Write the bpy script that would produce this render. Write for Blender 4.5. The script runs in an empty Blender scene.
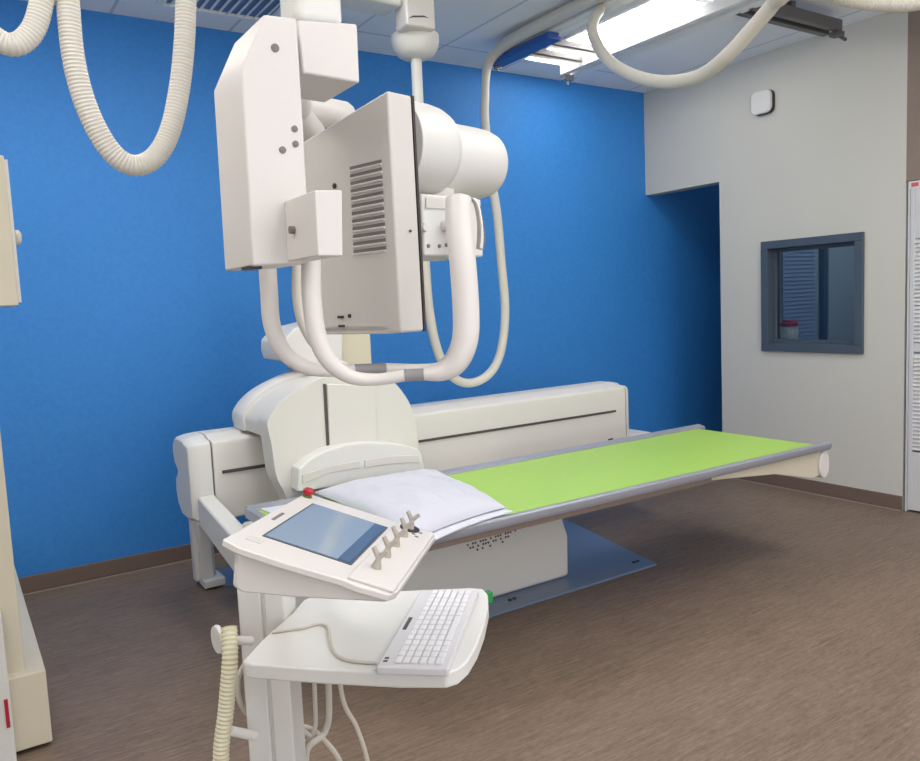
import bpy, bmesh, math, random
from mathutils import Vector as V, Matrix, noise
random.seed(7)
sc = bpy.context.scene
COL = sc.collection
PI = math.pi

# ------------------------------------------------------------------ camera
H = 1.358
YAW, PIT, ROL, F = math.radians(32.98712), math.radians(5.70186), math.radians(-2.59231), 788.088
_f = V((math.sin(YAW)*math.cos(PIT), math.cos(YAW)*math.cos(PIT), -math.sin(PIT)))
_r = V((math.cos(YAW), -math.sin(YAW), 0)); _u = _r.cross(_f)
_c, _s = math.cos(ROL), math.sin(ROL)
RX, UP, FW = _c*_r + _s*_u, -_s*_r + _c*_u, _f
cam_d = bpy.data.cameras.new('camera'); cam = bpy.data.objects.new('camera', cam_d); COL.objects.link(cam)
cam_d.sensor_width = 36; cam_d.lens = F/920*36; cam_d.clip_start = .02
m = Matrix((RX, UP, -FW)).transposed().to_4x4(); m.translation = V((0, 0, H)); cam.matrix_world = m
sc.camera = cam
EYE = V((0, 0, H))
def ray(x, y): return FW*F + RX*(x-460) - UP*(y-380.5)
def at(x, y, ax, v):
    """measured image point on a known axis plane of the room"""
    d = ray(x, y); t = (v-EYE[ax])/d[ax]; return EYE + d*t
def aty(x, y, Y): return at(x, y, 1, Y)
def atz(x, y, Z): return at(x, y, 2, Z)
def atp(x, y, P, n):
    d = ray(x, y); return EYE + d*((P-EYE).dot(n)/d.dot(n))
def atd(x, y, D): return EYE + ray(x, y)*(D/F)

# --------------------------------------------------------------- materials
def lin(c):
    c = c/255
    return c/12.92 if c <= .04045 else ((c+.055)/1.055)**2.4
def rgb(r, g, b): return (lin(r), lin(g), lin(b), 1)
def mat(name, col, rough=.5, metal=0, bump=0, bscale=200, var=0, vscale=8, spec=.5, coat=0):
    m = bpy.data.materials.new(name); m.use_nodes = True
    nt = m.node_tree; b = nt.nodes['Principled BSDF']
    b.inputs['Base Color'].default_value = rgb(*col); b.inputs['Roughness'].default_value = rough
    b.inputs['Metallic'].default_value = metal; b.inputs['Specular IOR Level'].default_value = spec
    b.inputs['Coat Weight'].default_value = coat
    tc = nt.nodes.new('ShaderNodeTexCoord')
    n = nt.nodes.new('ShaderNodeTexNoise'); n.inputs['Scale'].default_value = vscale; n.inputs['Detail'].default_value = 4
    nt.links.new(tc.outputs['Object'], n.inputs['Vector'])
    mx = nt.nodes.new('ShaderNodeMix'); mx.data_type = 'RGBA'
    a = rgb(*col); v = max(var, .01)
    mx.inputs['A'].default_value = (a[0]*(1-v), a[1]*(1-v), a[2]*(1-v), 1)
    mx.inputs['B'].default_value = (min(1, a[0]*(1+v)), min(1, a[1]*(1+v)), min(1, a[2]*(1+v)), 1)
    nt.links.new(n.outputs['Fac'], mx.inputs['Factor']); nt.links.new(mx.outputs['Result'], b.inputs['Base Color'])
    if bump:
        n2 = nt.nodes.new('ShaderNodeTexNoise'); n2.inputs['Scale'].default_value = bscale; n2.inputs['Detail'].default_value = 3
        nt.links.new(tc.outputs['Object'], n2.inputs['Vector'])
        bp = nt.nodes.new('ShaderNodeBump'); bp.inputs['Strength'].default_value = bump; bp.inputs['Distance'].default_value = .002
        nt.links.new(n2.outputs['Fac'], bp.inputs['Height']); nt.links.new(bp.outputs['Normal'], b.inputs['Normal'])
    return m
def emis(name, col, s):
    m = bpy.data.materials.new(name); m.use_nodes = True; b = m.node_tree.nodes['Principled BSDF']
    b.inputs['Base Color'].default_value = rgb(*col); b.inputs['Emission Color'].default_value = rgb(*col)
    b.inputs['Emission Strength'].default_value = s; return m

M = {}
M['white'] = mat('painted_white', (214, 209, 205), .38, bump=.05, bscale=400)
M['white2'] = mat('painted_cool_white', (214, 213, 209), .42, bump=.05, bscale=400)
M['shell'] = mat('cover_white', (214, 211, 205), .42, bump=.05, bscale=300)
M['beige'] = mat('beige_enamel', (205, 197, 176), .45, bump=.05, bscale=300)
M['greyface'] = mat('warm_grey_cover', (206, 202, 197), .45, bump=.05, bscale=300)
M['hose'] = mat('cream_hose', (212, 207, 197), .5)
M['hose2'] = mat('ivory_hose', (214, 208, 180), .55)
M['cable'] = mat('white_cable', (198, 192, 180), .5)
M['dark'] = mat('dark_plastic', (45, 42, 42), .5)
M['slot'] = mat('dark_slot', (78, 72, 68), .6)
M['ventgrey'] = mat('vent_shadow_grey', (120, 112, 110), .6)
M['grip'] = mat('grey_grip', (140, 138, 140), .45)
M['paddle'] = mat('grey_paddle', (168, 160, 150), .4)
M['ventblue'] = mat('dusty_blue_recess', (120, 145, 185), .8)
M['alu'] = mat('brushed_aluminium', (158, 161, 171), .4, metal=.3, var=.05, vscale=60)
M['steel'] = mat('steel', (185, 180, 175), .25, metal=.9)
M['green'] = mat('lime_laminate', (166, 206, 92), .42, var=.03, vscale=3, bump=.03)
M['plate'] = mat('slate_blue_plate', (108, 124, 150), .28, var=.06, vscale=5, bump=.05)
M['linen'] = mat('white_linen', (200, 201, 212), .85, bump=.5, bscale=60)
M['paper'] = mat('white_sheet', (206, 208, 218), .8, bump=.2, bscale=80)
M['red'] = mat('red_plastic', (170, 30, 45), .35)
M['teal'] = mat('green_plastic', (30, 130, 60), .4)
M['frame'] = mat('slate_window_frame', (72, 84, 98), .45)
M['bluebar'] = mat('blue_rail', (40, 84, 160), .45)
M['railw'] = mat('white_rail', (240, 240, 240), .35)
M['railb'] = mat('grey_brown_rail', (100, 98, 98), .45, metal=.4)
M['key'] = mat('keycap_white', (222, 221, 224), .5)
M['kbase'] = mat('keyboard_base', (206, 205, 208), .5)
M['cavity'] = mat('dim_plaster', (165, 172, 178), .8)
M['blind'] = mat('pale_blue_slat', (142, 156, 186), .7)
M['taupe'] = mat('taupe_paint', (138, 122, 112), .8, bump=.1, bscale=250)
M['gwall'] = mat('light_grey_paint', (201, 199, 191), .8, bump=.12, bscale=250)
M['door'] = mat('white_door', (205, 205, 206), .5)
M['base'] = mat('brown_cove_base', (112, 94, 84), .55, var=.05)
M['weld'] = mat('pale_weld_line', (160, 142, 130), .6)
M['pink'] = mat('pink_tape', (205, 90, 105), .6)
M['blackglow'] = mat('dark_seam', (60, 52, 52), .7)
M['tube'] = emis('lit_diffuser', (255, 252, 248), 9.5)

def scr():
    m = bpy.data.materials.new('touch_screen'); m.use_nodes = True
    b = m.node_tree.nodes['Principled BSDF']; b.inputs['Base Color'].default_value = rgb(135, 148, 160)
    b.inputs['Roughness'].default_value = .12; b.inputs['Coat Weight'].default_value = .4
    b.inputs['Emission Color'].default_value = rgb(150, 162, 178); b.inputs['Emission Strength'].default_value = .18
    return m
M['screen'] = scr()
M['screenbar'] = mat('screen_side_bar', (84, 102, 128), .15)

def bluewall():
    m = bpy.data.materials.new('blue_wall_paint'); m.use_nodes = True; nt = m.node_tree; b = nt.nodes['Principled BSDF']
    tc = nt.nodes.new('ShaderNodeTexCoord')
    n = nt.nodes.new('ShaderNodeTexNoise'); n.inputs['Scale'].default_value = 45; n.inputs['Detail'].default_value = 6
    nt.links.new(tc.outputs['Object'], n.inputs['Vector'])
    r = nt.nodes.new('ShaderNodeValToRGB'); r.color_ramp.elements[0].position = .3; r.color_ramp.elements[1].position = .7
    r.color_ramp.elements[0].color = rgb(44, 126, 203); r.color_ramp.elements[1].color = rgb(51, 133, 210)
    nt.links.new(n.outputs['Fac'], r.inputs['Fac']); nt.links.new(r.outputs['Color'], b.inputs['Base Color'])
    b.inputs['Roughness'].default_value = .6
    bp = nt.nodes.new('ShaderNodeBump'); bp.inputs['Strength'].default_value = .25; bp.inputs['Distance'].default_value = .003
    nt.links.new(n.outputs['Fac'], bp.inputs['Height']); nt.links.new(bp.outputs['Normal'], b.inputs['Normal'])
    return m
M['blue'] = bluewall()
def floormat():
    m = bpy.data.materials.new('woven_brown_vinyl'); m.use_nodes = True; nt = m.node_tree; b = nt.nodes['Principled BSDF']
    tc = nt.nodes.new('ShaderNodeTexCoord')
    def layer(sx, sy, sc_, det):
        mp = nt.nodes.new('ShaderNodeMapping'); mp.inputs['Scale'].default_value = (sx, sy, 1)
        nt.links.new(tc.outputs['Object'], mp.inputs['Vector'])
        n = nt.nodes.new('ShaderNodeTexNoise'); n.inputs['Scale'].default_value = sc_; n.inputs['Detail'].default_value = det
        n.inputs['Roughness'].default_value = .65
        nt.links.new(mp.outputs['Vector'], n.inputs['Vector']); return n
    a = layer(6, 70, 1, 5); c = layer(1.2, 2.2, 1, 3); d = layer(30, 160, 1, 4)
    add = nt.nodes.new('ShaderNodeMath'); add.operation = 'ADD'; nt.links.new(a.outputs['Fac'], add.inputs[0]); nt.links.new(d.outputs['Fac'], add.inputs[1])
    ad2 = nt.nodes.new('ShaderNodeMath'); ad2.operation = 'MULTIPLY_ADD'; ad2.inputs[1].default_value = .45
    nt.links.new(c.outputs['Fac'], ad2.inputs[0]); nt.links.new(add.outputs[0], ad2.inputs[2])
    mr = nt.nodes.new('ShaderNodeMapRange'); mr.inputs['From Min'].default_value = .75; mr.inputs['From Max'].default_value = 1.75
    nt.links.new(ad2.outputs[0], mr.inputs['Value'])
    r = nt.nodes.new('ShaderNodeValToRGB'); r.color_ramp.elements[0].color = rgb(80, 66, 57); r.color_ramp.elements[1].color = rgb(152, 132, 115)
    nt.links.new(mr.outputs[0], r.inputs['Fac']); nt.links.new(r.outputs['Color'], b.inputs['Base Color'])
    b.inputs['Roughness'].default_value = .5; b.inputs['Specular IOR Level'].default_value = .3
    bp = nt.nodes.new('ShaderNodeBump'); bp.inputs['Strength'].default_value = .15; bp.inputs['Distance'].default_value = .002
    nt.links.new(add.outputs[0], bp.inputs['Height']); nt.links.new(bp.outputs['Normal'], b.inputs['Normal'])
    return m
M['floor'] = floormat()
def ceilmat():
    m = bpy.data.materials.new('acoustic_tile_ceiling'); m.use_nodes = True; nt = m.node_tree; b = nt.nodes['Principled BSDF']
    tc = nt.nodes.new('ShaderNodeTexCoord')
    mp = nt.nodes.new('ShaderNodeMapping'); mp.inputs['Location'].default_value = (-3.3, -2.92, 0)
    nt.links.new(tc.outputs['Object'], mp.inputs['Vector'])
    br = nt.nodes.new('ShaderNodeTexBrick'); br.offset = 0; br.inputs['Scale'].default_value = 1
    br.inputs['Brick Width'].default_value = .61; br.inputs['Row Height'].default_value = 1.22
    br.inputs['Mortar Size'].default_value = .009; br.inputs['Mortar Smooth'].default_value = .2
    br.inputs['Color1'].default_value = rgb(236, 238, 242); br.inputs['Color2'].default_value = rgb(240, 242, 245); br.inputs['Mortar'].default_value = rgb(196, 202, 214)
    nt.links.new(mp.outputs['Vector'], br.inputs['Vector']); nt.links.new(br.outputs['Color'], b.inputs['Base Color'])
    n = nt.nodes.new('ShaderNodeTexNoise'); n.inputs['Scale'].default_value = 120; nt.links.new(tc.outputs['Object'], n.inputs['Vector'])
    bp = nt.nodes.new('ShaderNodeBump'); bp.inputs['Strength'].default_value = .3; bp.inputs['Distance'].default_value = .003
    nt.links.new(n.outputs['Fac'], bp.inputs['Height']); nt.links.new(bp.outputs['Normal'], b.inputs['Normal'])
    b.inputs['Roughness'].default_value = .85
    return m
M['ceil'] = ceilmat()
def glassmat():
    m = bpy.data.materials.new('leaded_glass'); m.use_nodes = True; b = m.node_tree.nodes['Principled BSDF']
    b.inputs['Base Color'].default_value = (.62, .72, .76, 1); b.inputs['Roughness'].default_value = .02
    b.inputs['Transmission Weight'].default_value = 1; b.inputs['IOR'].default_value = 1.45
    return m
M['glass'] = glassmat()

# ------------------------------------------------------------ mesh builder
def cr(pts, n=8):
    """Catmull-Rom through pts, last component carries the radius"""
    P = [pts[0]] + list(pts) + [pts[-1]]; out = []
    for i in range(1, len(P)-2):
        for k in range(n):
            t = k/n; p0, p1, p2, p3 = P[i-1], P[i], P[i+1], P[i+2]
            out.append(tuple(.5*(2*b + (c-a)*t + (2*a-5*b+4*c-d)*t*t + (3*b-a-3*c+d)*t**3) for a, b, c, d in zip(p0, p1, p2, p3)))
    out.append(tuple(P[-2])); return out
class MB:
    def __init__(s): s.b = bmesh.new()
    def prism(s, pts, vec):
        vec = V(vec); pts = [V(p) for p in pts]
        a = [s.b.verts.new(p) for p in pts]; c = [s.b.verts.new(p+vec) for p in pts]
        n = len(pts); s.b.faces.new(a); s.b.faces.new(c[::-1])
        for i in range(n): s.b.faces.new((a[(i+1) % n], a[i], c[i], c[(i+1) % n]))
        return s
    def loft(s, rings, caps=True):
        R = [[s.b.verts.new(p) for p in r] for r in rings]; n = len(R[0])
        for a, c in zip(R, R[1:]):
            for i in range(n): s.b.faces.new((a[i], a[(i+1) % n], c[(i+1) % n], c[i]))
        if caps: s.b.faces.new(R[0][::-1]); s.b.faces.new(R[-1])
        return s
    def box(s, x0, x1, y0, y1, z0, z1, fr=None):
        ps = [V((x, y, z0)) for x, y in ((x0, y0), (x1, y0), (x1, y1), (x0, y1))]
        v = V((0, 0, z1-z0))
        if fr: o = fr(0, 0, 0); ps = [fr(*p) for p in ps]; v = fr(*v)-o
        return s.prism(ps, v)
    def path(s, pts, r, seg=16, sm=0, aspect=None):
        """pts: list of Vectors, r: radius or list"""
        rs = r if isinstance(r, (list, tuple)) else [r]*len(pts)
        q = [tuple(p)+(k,) for p, k in zip(pts, rs)]
        if sm: q = cr(q, sm)
        P = [V(x[:3]) for x in q]; rs = [x[3] for x in q]
        T = [(P[min(i+1, len(P)-1)]-P[max(i-1, 0)]).normalized() for i in range(len(P))]
        ref = V((0, 0, 1)) if abs(T[0].z) < .9 else V((1, 0, 0))
        N = (ref-T[0]*ref.dot(T[0])).normalized(); rings = []
        for p, t, k in zip(P, T, rs):
            N = (N-t*N.dot(t)).normalized(); B = t.cross(N)
            rings.append([p+(N*math.cos(2*PI*j/seg)+B*math.sin(2*PI*j/seg))*k for j in range(seg)])
        return s.loft(rings)
    def ribbed(s, pts, r, pitch=.009, depth=.065, seg=18):
        q = cr([tuple(p) for p in pts], 40); P = [V(x) for x in q]
        L = [0]
        for a, c in zip(P, P[1:]): L.append(L[-1]+(c-a).length)
        n = int(L[-1]/(pitch/4)); out = []; rs = []; j = 0
        for i in range(n+1):
            d = L[-1]*i/n
            while j < len(L)-2 and L[j+1] < d: j += 1
            t = (d-L[j])/max(1e-9, L[j+1]-L[j]); out.append(P[j].lerp(P[j+1], t))
            rs.append(r*(1-depth*(.5-.5*math.cos(i*PI/2))))
        return s.path(out, rs, seg)
    def cyl(s, a, b, r, r2=None, seg=24): return s.path([V(a), V(b)], [r, r if r2 is None else r2], seg)
    def lathe(s, a, axis, prof, seg=32):
        """prof: (distance along axis, radius)"""
        a = V(a); t = V(axis).normalized(); ref = V((0, 0, 1)) if abs(t.z) < .9 else V((1, 0, 0))
        N = (ref-t*ref.dot(t)).normalized(); B = t.cross(N)
        return s.loft([[a+t*d+(N*math.cos(2*PI*j/seg)+B*math.sin(2*PI*j/seg))*max(k, 1e-4) for j in range(seg)] for d, k in prof])
    def done(s, name, m, parent=None, bevel=0, seg=2, label=None, kind=None, angle=35, subsurf=0):
        b = s.b; bmesh.ops.recalc_face_normals(b, faces=b.faces[:])
        xs = [v.co for v in b.verts]
        c = V(((min(v.x for v in xs)+max(v.x for v in xs))/2, (min(v.y for v in xs)+max(v.y for v in xs))/2, min(v.z for v in xs)))
        for v in b.verts: v.co -= c
        me = bpy.data.meshes.new(name); b.to_mesh(me); b.free()
        for p in me.polygons: p.use_smooth = True
        me.set_sharp_from_angle(angle=math.radians(angle))
        o = bpy.data.objects.new(name, me); COL.objects.link(o); me.materials.append(M[m] if isinstance(m, str) else m)
        W[o] = c
        if parent: o.parent = parent; o.location = c-W[parent]
        else: o.location = c
        if bevel:
            md = o.modifiers.new('bevel', 'BEVEL'); md.width = bevel; md.segments = seg; md.limit_method = 'ANGLE'
            md.angle_limit = math.radians(30); md.harden_normals = True
        if subsurf:
            md = o.modifiers.new('sub', 'SUBSURF'); md.levels = md.render_levels = subsurf
        if label: o['label'] = label
        if kind: o['kind'] = kind
        return o
W = {}
def thing(name, label, cat, loc, group=None):
    o = bpy.data.objects.new(name, None); COL.objects.link(o); o.empty_display_size = .05
    o.location = loc; W[o] = V(loc); return tag(o, label, cat, group)
def tag(o, label, cat, group=None):
    o['label'] = label; o['category'] = cat
    if group: o['group'] = group
    return o

# ------------------------------------------------------------- the setting
XG, YB, ZC = 4.695, 4.442, 2.9
XL, YF = -1.3, -1.6
XE = 7.0
def S(name, *boxes, m='gwall', parent=None, bevel=0):
    b = MB()
    for q in boxes: b.box(*q)
    return b.done(name, m, parent, kind='structure', bevel=bevel)
S('floor', (XL-.15, XE+.1, YF-.15, YB+.15, -.1, 0), m='floor').location
fl = bpy.data.objects['floor']
S('ceiling', (XL-.15, XE+.1, YF-.15, YB+.15, ZC, ZC+.1), m='ceil')
# the ceiling grid is laid out in room coordinates
co = bpy.data.objects['ceiling']; off = co.location.copy()
for n in M['ceil'].node_tree.nodes:
    if n.type == 'MAPPING': n.inputs['Location'].default_value = (off.x-3.3, off.y-2.92, 0)
S('wall_back', (XL-.15, XE+.1, YB, YB+.15, 0, ZC), m='blue')
WY0, WY1, WZ0, WZ1 = 2.70, 3.375, .935, 1.655      # window hole
OY, OZ = 3.741, 2.121                              # passage opening
S('wall_right', (XG, XG+.12, 2.44, WY0, 0, ZC), (XG, XG+.12, WY0, WY1, 0, WZ0), (XG, XG+.12, WY0, WY1, WZ1, ZC),
  (XG, XG+.12, WY1, OY, 0, ZC), (XG, XG+.12, OY, YB, OZ, ZC))
S('wall_right_near', (XG, XG+.12, YF-.15, 1.50, 0, ZC), (XG, XG+.12, 1.50, 2.44, 1.93, ZC), m='taupe')
S('wall_left', (XL-.15, XL, YF, YB, 0, ZC), m='gwall')
# control room behind the window and passage behind the opening
S('wall_control_room', (XG+.12, 6.9, 3.62, 3.74, 0, ZC), (6.4, 6.5, 1.2, 3.62, 0, ZC), (XG+.12, 6.4, 1.1, 1.2, 0, ZC), m='cavity')
S('wall_passage', (6.9, 7.0, 3.62, YB, 0, ZC), m='cavity')

bb = MB().box(XL, XG, YB-.012, YB, 0, .085); bb.done('baseboard_back', 'base', kind='structure', bevel=.004)
bb = MB().box(XG-.012, XG, 2.44, OY, 0, .085); bb.done('baseboard_right', 'base', kind='structure', bevel=.004)
MB().box(XG, XE-.12, YB-.012, YB, 0, .085).done('baseboard_passage', 'base', kind='structure')
MB().box(XL, XG, YB-.035, YB-.020, 0, .003).done('trim_1', 'weld', kind='structure')
MB().box(XG-.035, XG-.020, 2.44, OY, 0, .003).done('trim_2', 'weld', kind='structure')

# window with slate frame
w1 = bpy.data.objects.new('window_1', None); COL.objects.link(w1); w1.location = (XG, 3.03, .93); W[w1] = V(w1.location); w1['kind'] = 'structure'
fr = MB()
a0, a1, z0, z1 = 2.682, 3.392, .930, 1.668; t = .052
for q in ((a0, a1, z0, z0+t), (a0, a1, z1-t, z1), (a0, a0+t, z0+t, z1-t), (a1-t, a1, z0+t, z1-t)):
    fr.box(XG-.022, XG+.10, q[0], q[1], q[2], q[3])
fr.done('window_frame', 'frame', w1, bevel=.003)
fr = MB(); u = .024
for q in ((a0+t, a1-t, z0+t, z0+t+u), (a0+t, a1-t, z1-t-u, z1-t), (a0+t, a0+t+u, z0+t+u, z1-t-u), (a1-t-u, a1-t, z0+t+u, z1-t-u)):
    fr.box(XG+.04, XG+.09, q[0], q[1], q[2], q[3])
fr.done('window_stop', 'frame', w1, bevel=.002)
MB().box(XG+.055, XG+.067, a0+t+u, a1-t-u, z0+t+u, z1-t-u).done('pane', 'glass', w1)

# louvred closet door in the near part of the right wall
d1 = bpy.data.objects.new('door_1', None); COL.objects.link(d1); d1.location = (XG, 1.97, 0); W[d1] = V(d1.location); d1['kind'] = 'structure'
fr = MB().box(XG-.006, XG+.08, 2.412, 2.425, 0, 1.925).box(XG-.02, XG+.08, 1.50, 1.53, 0, 1.925).box(XG-.006, XG+.08, 1.53, 2.412, 1.895, 1.925)
fr.done('door_frame', 'door', d1, bevel=.002)
fr = MB().box(XG-.010, XG+.035, 2.384, 2.4085, .012, 1.89).box(XG, XG+.035, 1.535, 1.60, .012, 1.89)
for q in ((.012, .36), (1.60, 1.89), (.95, 1.0)): fr.box(XG-.006, XG+.035, 1.60, 2.384, *q)
fr.done('door_panel', 'door', d1, bevel=.002)
fr = MB(); z = .375
while z < 1.59:
    if not .925 < z < 1.0:
        fr.prism([(XG-.008, 1.60, z), (XG-.006, 1.60, z-.002), (XG+.006, 1.60, z+.0195), (XG+.003, 1.60, z+.0215)], (0, .784, 0))
    z += .0235
fr.done('louvre_slats', 'door', d1)
tp_ = MB().box(XG-.009, XG-.0062, 2.10, 2.42, 1.885, 1.923).done('tape_label', 'white2', d1)
for y0 in (2.10, 2.17, 2.24, 2.31, 2.365): MB().box(XG-.0105, XG-.0092, y0, y0+.04, 1.893, 1.915).done('pink_patch', 'pink', tp_)

# ------------------------------------------------------------ control room
o = MB().box(XG+.122, 5.35, 2.0, 3.6, .88, .92).box(5.30, 5.35, 2.0, 3.6, 0, .88).done('counter', 'cavity', bevel=.004)
tag(o, 'grey counter in the control room just behind the observation window', 'counter')
pt = at(790, 341, 0, 4.93)
tub = thing('wipes_tub', 'white tub with a red lid on the counter behind the observation window', 'tub', (4.93, pt.y, .92))
MB().lathe((4.93, pt.y, .92), (0, 0, 1), [(0, .05), (.01, .055), (.16, .055), (.165, .05)]).done('container', 'white', tub)
MB().lathe((4.93, pt.y, 1.085), (0, 0, 1), [(0, .058), (.02, .06), (.045, .045), (.05, .02)]).done('lid', 'red', tub, label='red lid')
xa, xb = at(784, 300, 1, 3.60).x, at(816, 300, 1, 3.60).x
bl = thing('wall_blind', 'pale blue slatted blind seen through the left of the observation window', 'blind', ((xa+xb)/2, 3.61, 1.0))
b = MB()
for k in range(46): b.prism([(xa, 3.612, .95+k*.03), (xa, 3.604, .951+k*.03), (xa, 3.607, .975+k*.03), (xa, 3.614, .974+k*.03)], (xb-xa, 0, 0))
b.done('slats', 'blind', bl); MB().box(xa-.01, xb+.01, 3.585, 3.618, 2.30, 2.34).done('head_rail', 'cavity', bl)
xc, xd = at(825, 300, 1, 3.57).x, at(870, 300, 1, 3.57).x
cb = thing('tall_cabinet', 'tall slate grey cabinet seen through the right of the observation window', 'cabinet', ((xc+xd)/2, 3.55, 0))
MB().box(xc, xd+.05, 3.575, 3.615, 0, 2.2).done('body', 'frame', cb, bevel=.002)
MB().box(xc+.04, xd+.05, 3.56, 3.574, .05, 2.18).done('door', 'cavity', cb, bevel=.003)

# --------------------------------------------------------- ceiling fixtures
def troffer(x, y, lab, g='flush fluorescent ceiling lights', m='tube'):
    t = thing('ceiling_light', lab, 'ceiling light', (x, y, ZC-.02), g)
    f = MB()
    for q in ((-.305, .305, -.61, -.585), (-.305, .305, .585, .61), (-.305, -.28, -.585, .585), (.28, .305, -.585, .585)):
        f.box(x+q[0], x+q[1], y+q[2], y+q[3], ZC-.014, ZC)
    f.done('fixture_frame', 'railw', t)
    MB().box(x-.28, x+.28, y-.585, y+.585, ZC-.008, ZC-.002).done('diffuser', m, t)
    return t
troffer(3.555, 3.53, 'bright ceiling light seen above the white rail at the top right')
for x, y, l in ((1.10, 2.66, 'above the x-ray column'), (-.12, 3.1, 'nearest the left end of the blue wall'), (1.15, .0, 'behind the camera on the left'), (3.60, 1.1, 'near the louvred door'), (-.68, 1.2, 'by the left wall'), (2.4, 1.1, 'added mid-room as fill'), (2.4, -.9, 'added behind the camera as frontal fill')):  # the mid-room and rearmost fixtures are added as frontal fill
    troffer(x, y, 'flush ceiling light outside the frame, '+l)
dimm = emis('control_fill_diffuser', (235, 245, 255), 7)
M['control_fill'] = dimm; M['passage_fill'] = emis('passage_fill_diffuser', (235, 245, 255), 1.2)
troffer(5.7, 2.6, 'unseen ceiling light added to brighten the control room', 'added fill lights in the control room', 'control_fill')  # unseen lamp, added so the view through the window is brighter

troffer(5.95, 4.10, 'unseen ceiling light added to brighten the passage behind the blue opening', 'added fill lights in the passage', 'passage_fill')  # unseen lamp, added to lift the dark blue behind the opening
gv = thing('ceiling_vent', 'white slotted air vent in the ceiling at the top left', 'vent', (1.33, 3.92, ZC-.02))
f = MB(); vx0, vx1, vy0, vy1 = 1.03, 1.62, 3.62, 4.2
for q in ((vx0, vx1, vy0, vy0+.03), (vx0, vx1, vy1-.03, vy1), (vx0, vx0+.03, vy0+.03, vy1-.03), (vx1-.03, vx1, vy0+.03, vy1-.03)):
    f.box(*q, ZC-.016, ZC)
f.done('vent_frame', 'railw', gv)
f = MB()
for k in range(11):
    x = vx0+.055+k*.047
    f.prism([(x, vy0+.03, ZC-.014), (x+.006, vy0+.03, ZC-.014), (x+.026, vy0+.03, ZC-.002), (x+.020, vy0+.03, ZC-.002)], (0, vy1-vy0-.06, 0))
f.done('vent_fins', 'railw', gv)
MB().box(vx0+.03, vx1-.03, vy0+.03, vy1-.03, ZC-.0015, ZC-.0002).done('backing', 'ventblue', gv, label='blue recess behind the fins')

# rails hanging just under the ceiling
rl = thing('ceiling_rail', 'blue edged white ceiling rail carrying the hanging hose', 'rail', (2.96, 3.2, 2.78))
MB().box(2.925, 2.985, 2.2, 3.97, 2.805, 2.87).done('rail_body', 'railw', rl, bevel=.006)
MB().box(2.90, 2.995, 3.43, 3.99, 2.765, 2.803).done('edge_strip', 'bluebar', rl, bevel=.004, label='dark blue strip under the rail end')
MB().box(2.975, 2.99, 2.2, 3.43, 2.785, 2.803).done('edge_lip', 'railw', rl)
MB().box(2.93, 2.97, 3.95, 3.985, 2.745, 2.765).cyl((2.95, 3.967, 2.765), (2.95, 3.967, 2.735), .009, seg=12).done('end_stop', 'steel', rl, bevel=.002)
for y in (2.5, 3.6): MB().box(2.93, 2.97, y, y+.05, 2.87, ZC).done('hanger', 'railw', rl)
rl = thing('ceiling_rail', 'white double ceiling rail running beneath the bright ceiling light', 'rail', (3.52, 3.3, 2.78))
MB().box(3.49, 3.53, 2.0, 4.02, 2.79, 2.85).box(3.575, 3.645, 2.0, 4.02, 2.79, 2.85).box(3.53, 3.575, 2.0, 4.02, 2.825, 2.85).done('rail_body', 'railw', rl, bevel=.003)
MB().box(3.50, 3.58, 3.99, 4.03, 2.755, 2.79).cyl((3.54, 4.01, 2.755), (3.54, 4.01, 2.725), .01, seg=12).done('end_stop', 'steel', rl, bevel=.002)
for y in (2.4, 3.2, 3.9): MB().box(3.53, 3.60, y, y+.04, 2.85, ZC-.016).done('hanger', 'railw', rl)
rl = thing('ceiling_rail', 'grey brown cross rail ending near the right wall', 'rail', (4.0, 2.7, 2.78))
MB().box(3.62, 4.42, 2.66, 2.70, 2.79, 2.85).box(3.62, 4.42, 2.74, 2.78, 2.79, 2.85).box(3.62, 4.42, 2.70, 2.74, 2.835, 2.85).done('rail_body', 'railb', rl, bevel=.003)
MB().box(4.38, 4.44, 2.66, 2.72, 2.765, 2.79).cyl((4.42, 2.69, 2.775), (4.50, 2.69, 2.76), .01, seg=12).done('end_stop', 'railb', rl, bevel=.002)
for x in (4.0, 3.80): MB().box(x, x+.04, 2.70, 2.74, 2.85, ZC).done('hanger', 'railb', rl)
for y, lab in ((3.62, 'nearer blue grey cross bar between the two ceiling rails'), (3.80, 'farther blue grey cross bar between the two ceiling rails')):
    rl = thing('cross_bar', lab, 'rail', (3.2, y, 2.81), 'cross bars between the ceiling rails')
    MB().box(3.0, 3.485, y, y+.06, 2.815, 2.85).done('bar', 'railb', rl, bevel=.003)
    MB().box(3.0, 3.485, y+.02, y+.03, 2.80, 2.815).done('lip', 'railw', rl)

# -------------------------------------------------------------- wall sensor
c = at(765, 103, 0, XG)
sn = thing('wall_sensor', 'small white rounded square unit mounted high on the grey wall', 'wall unit', (XG-.03, c.y, c.z-.08))
def rsq(x, y, z, h, r, n=6):
    out = []
    for cx, cz, a in ((1, 1, 0), (-1, 1, 90), (-1, -1, 180), (1, -1, 270)):
        for k in range(n+1):
            t = math.radians(a+90*k/n); out.append(V((x, y+cx*(h-r)+r*math.cos(t), z+cz*(h-r)+r*math.sin(t))))
    return out
MB().prism(rsq(XG-.022, c.y, c.z, .076, .04), (.022, 0, 0)).done('back_plate', 'dark', sn, bevel=.003, label='black rear half')
MB().prism(rsq(XG-.046, c.y+.004, c.z+.003, .075, .042), (.028, 0, 0)).done('cover', 'white2', sn, bevel=.008, seg=3)

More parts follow.
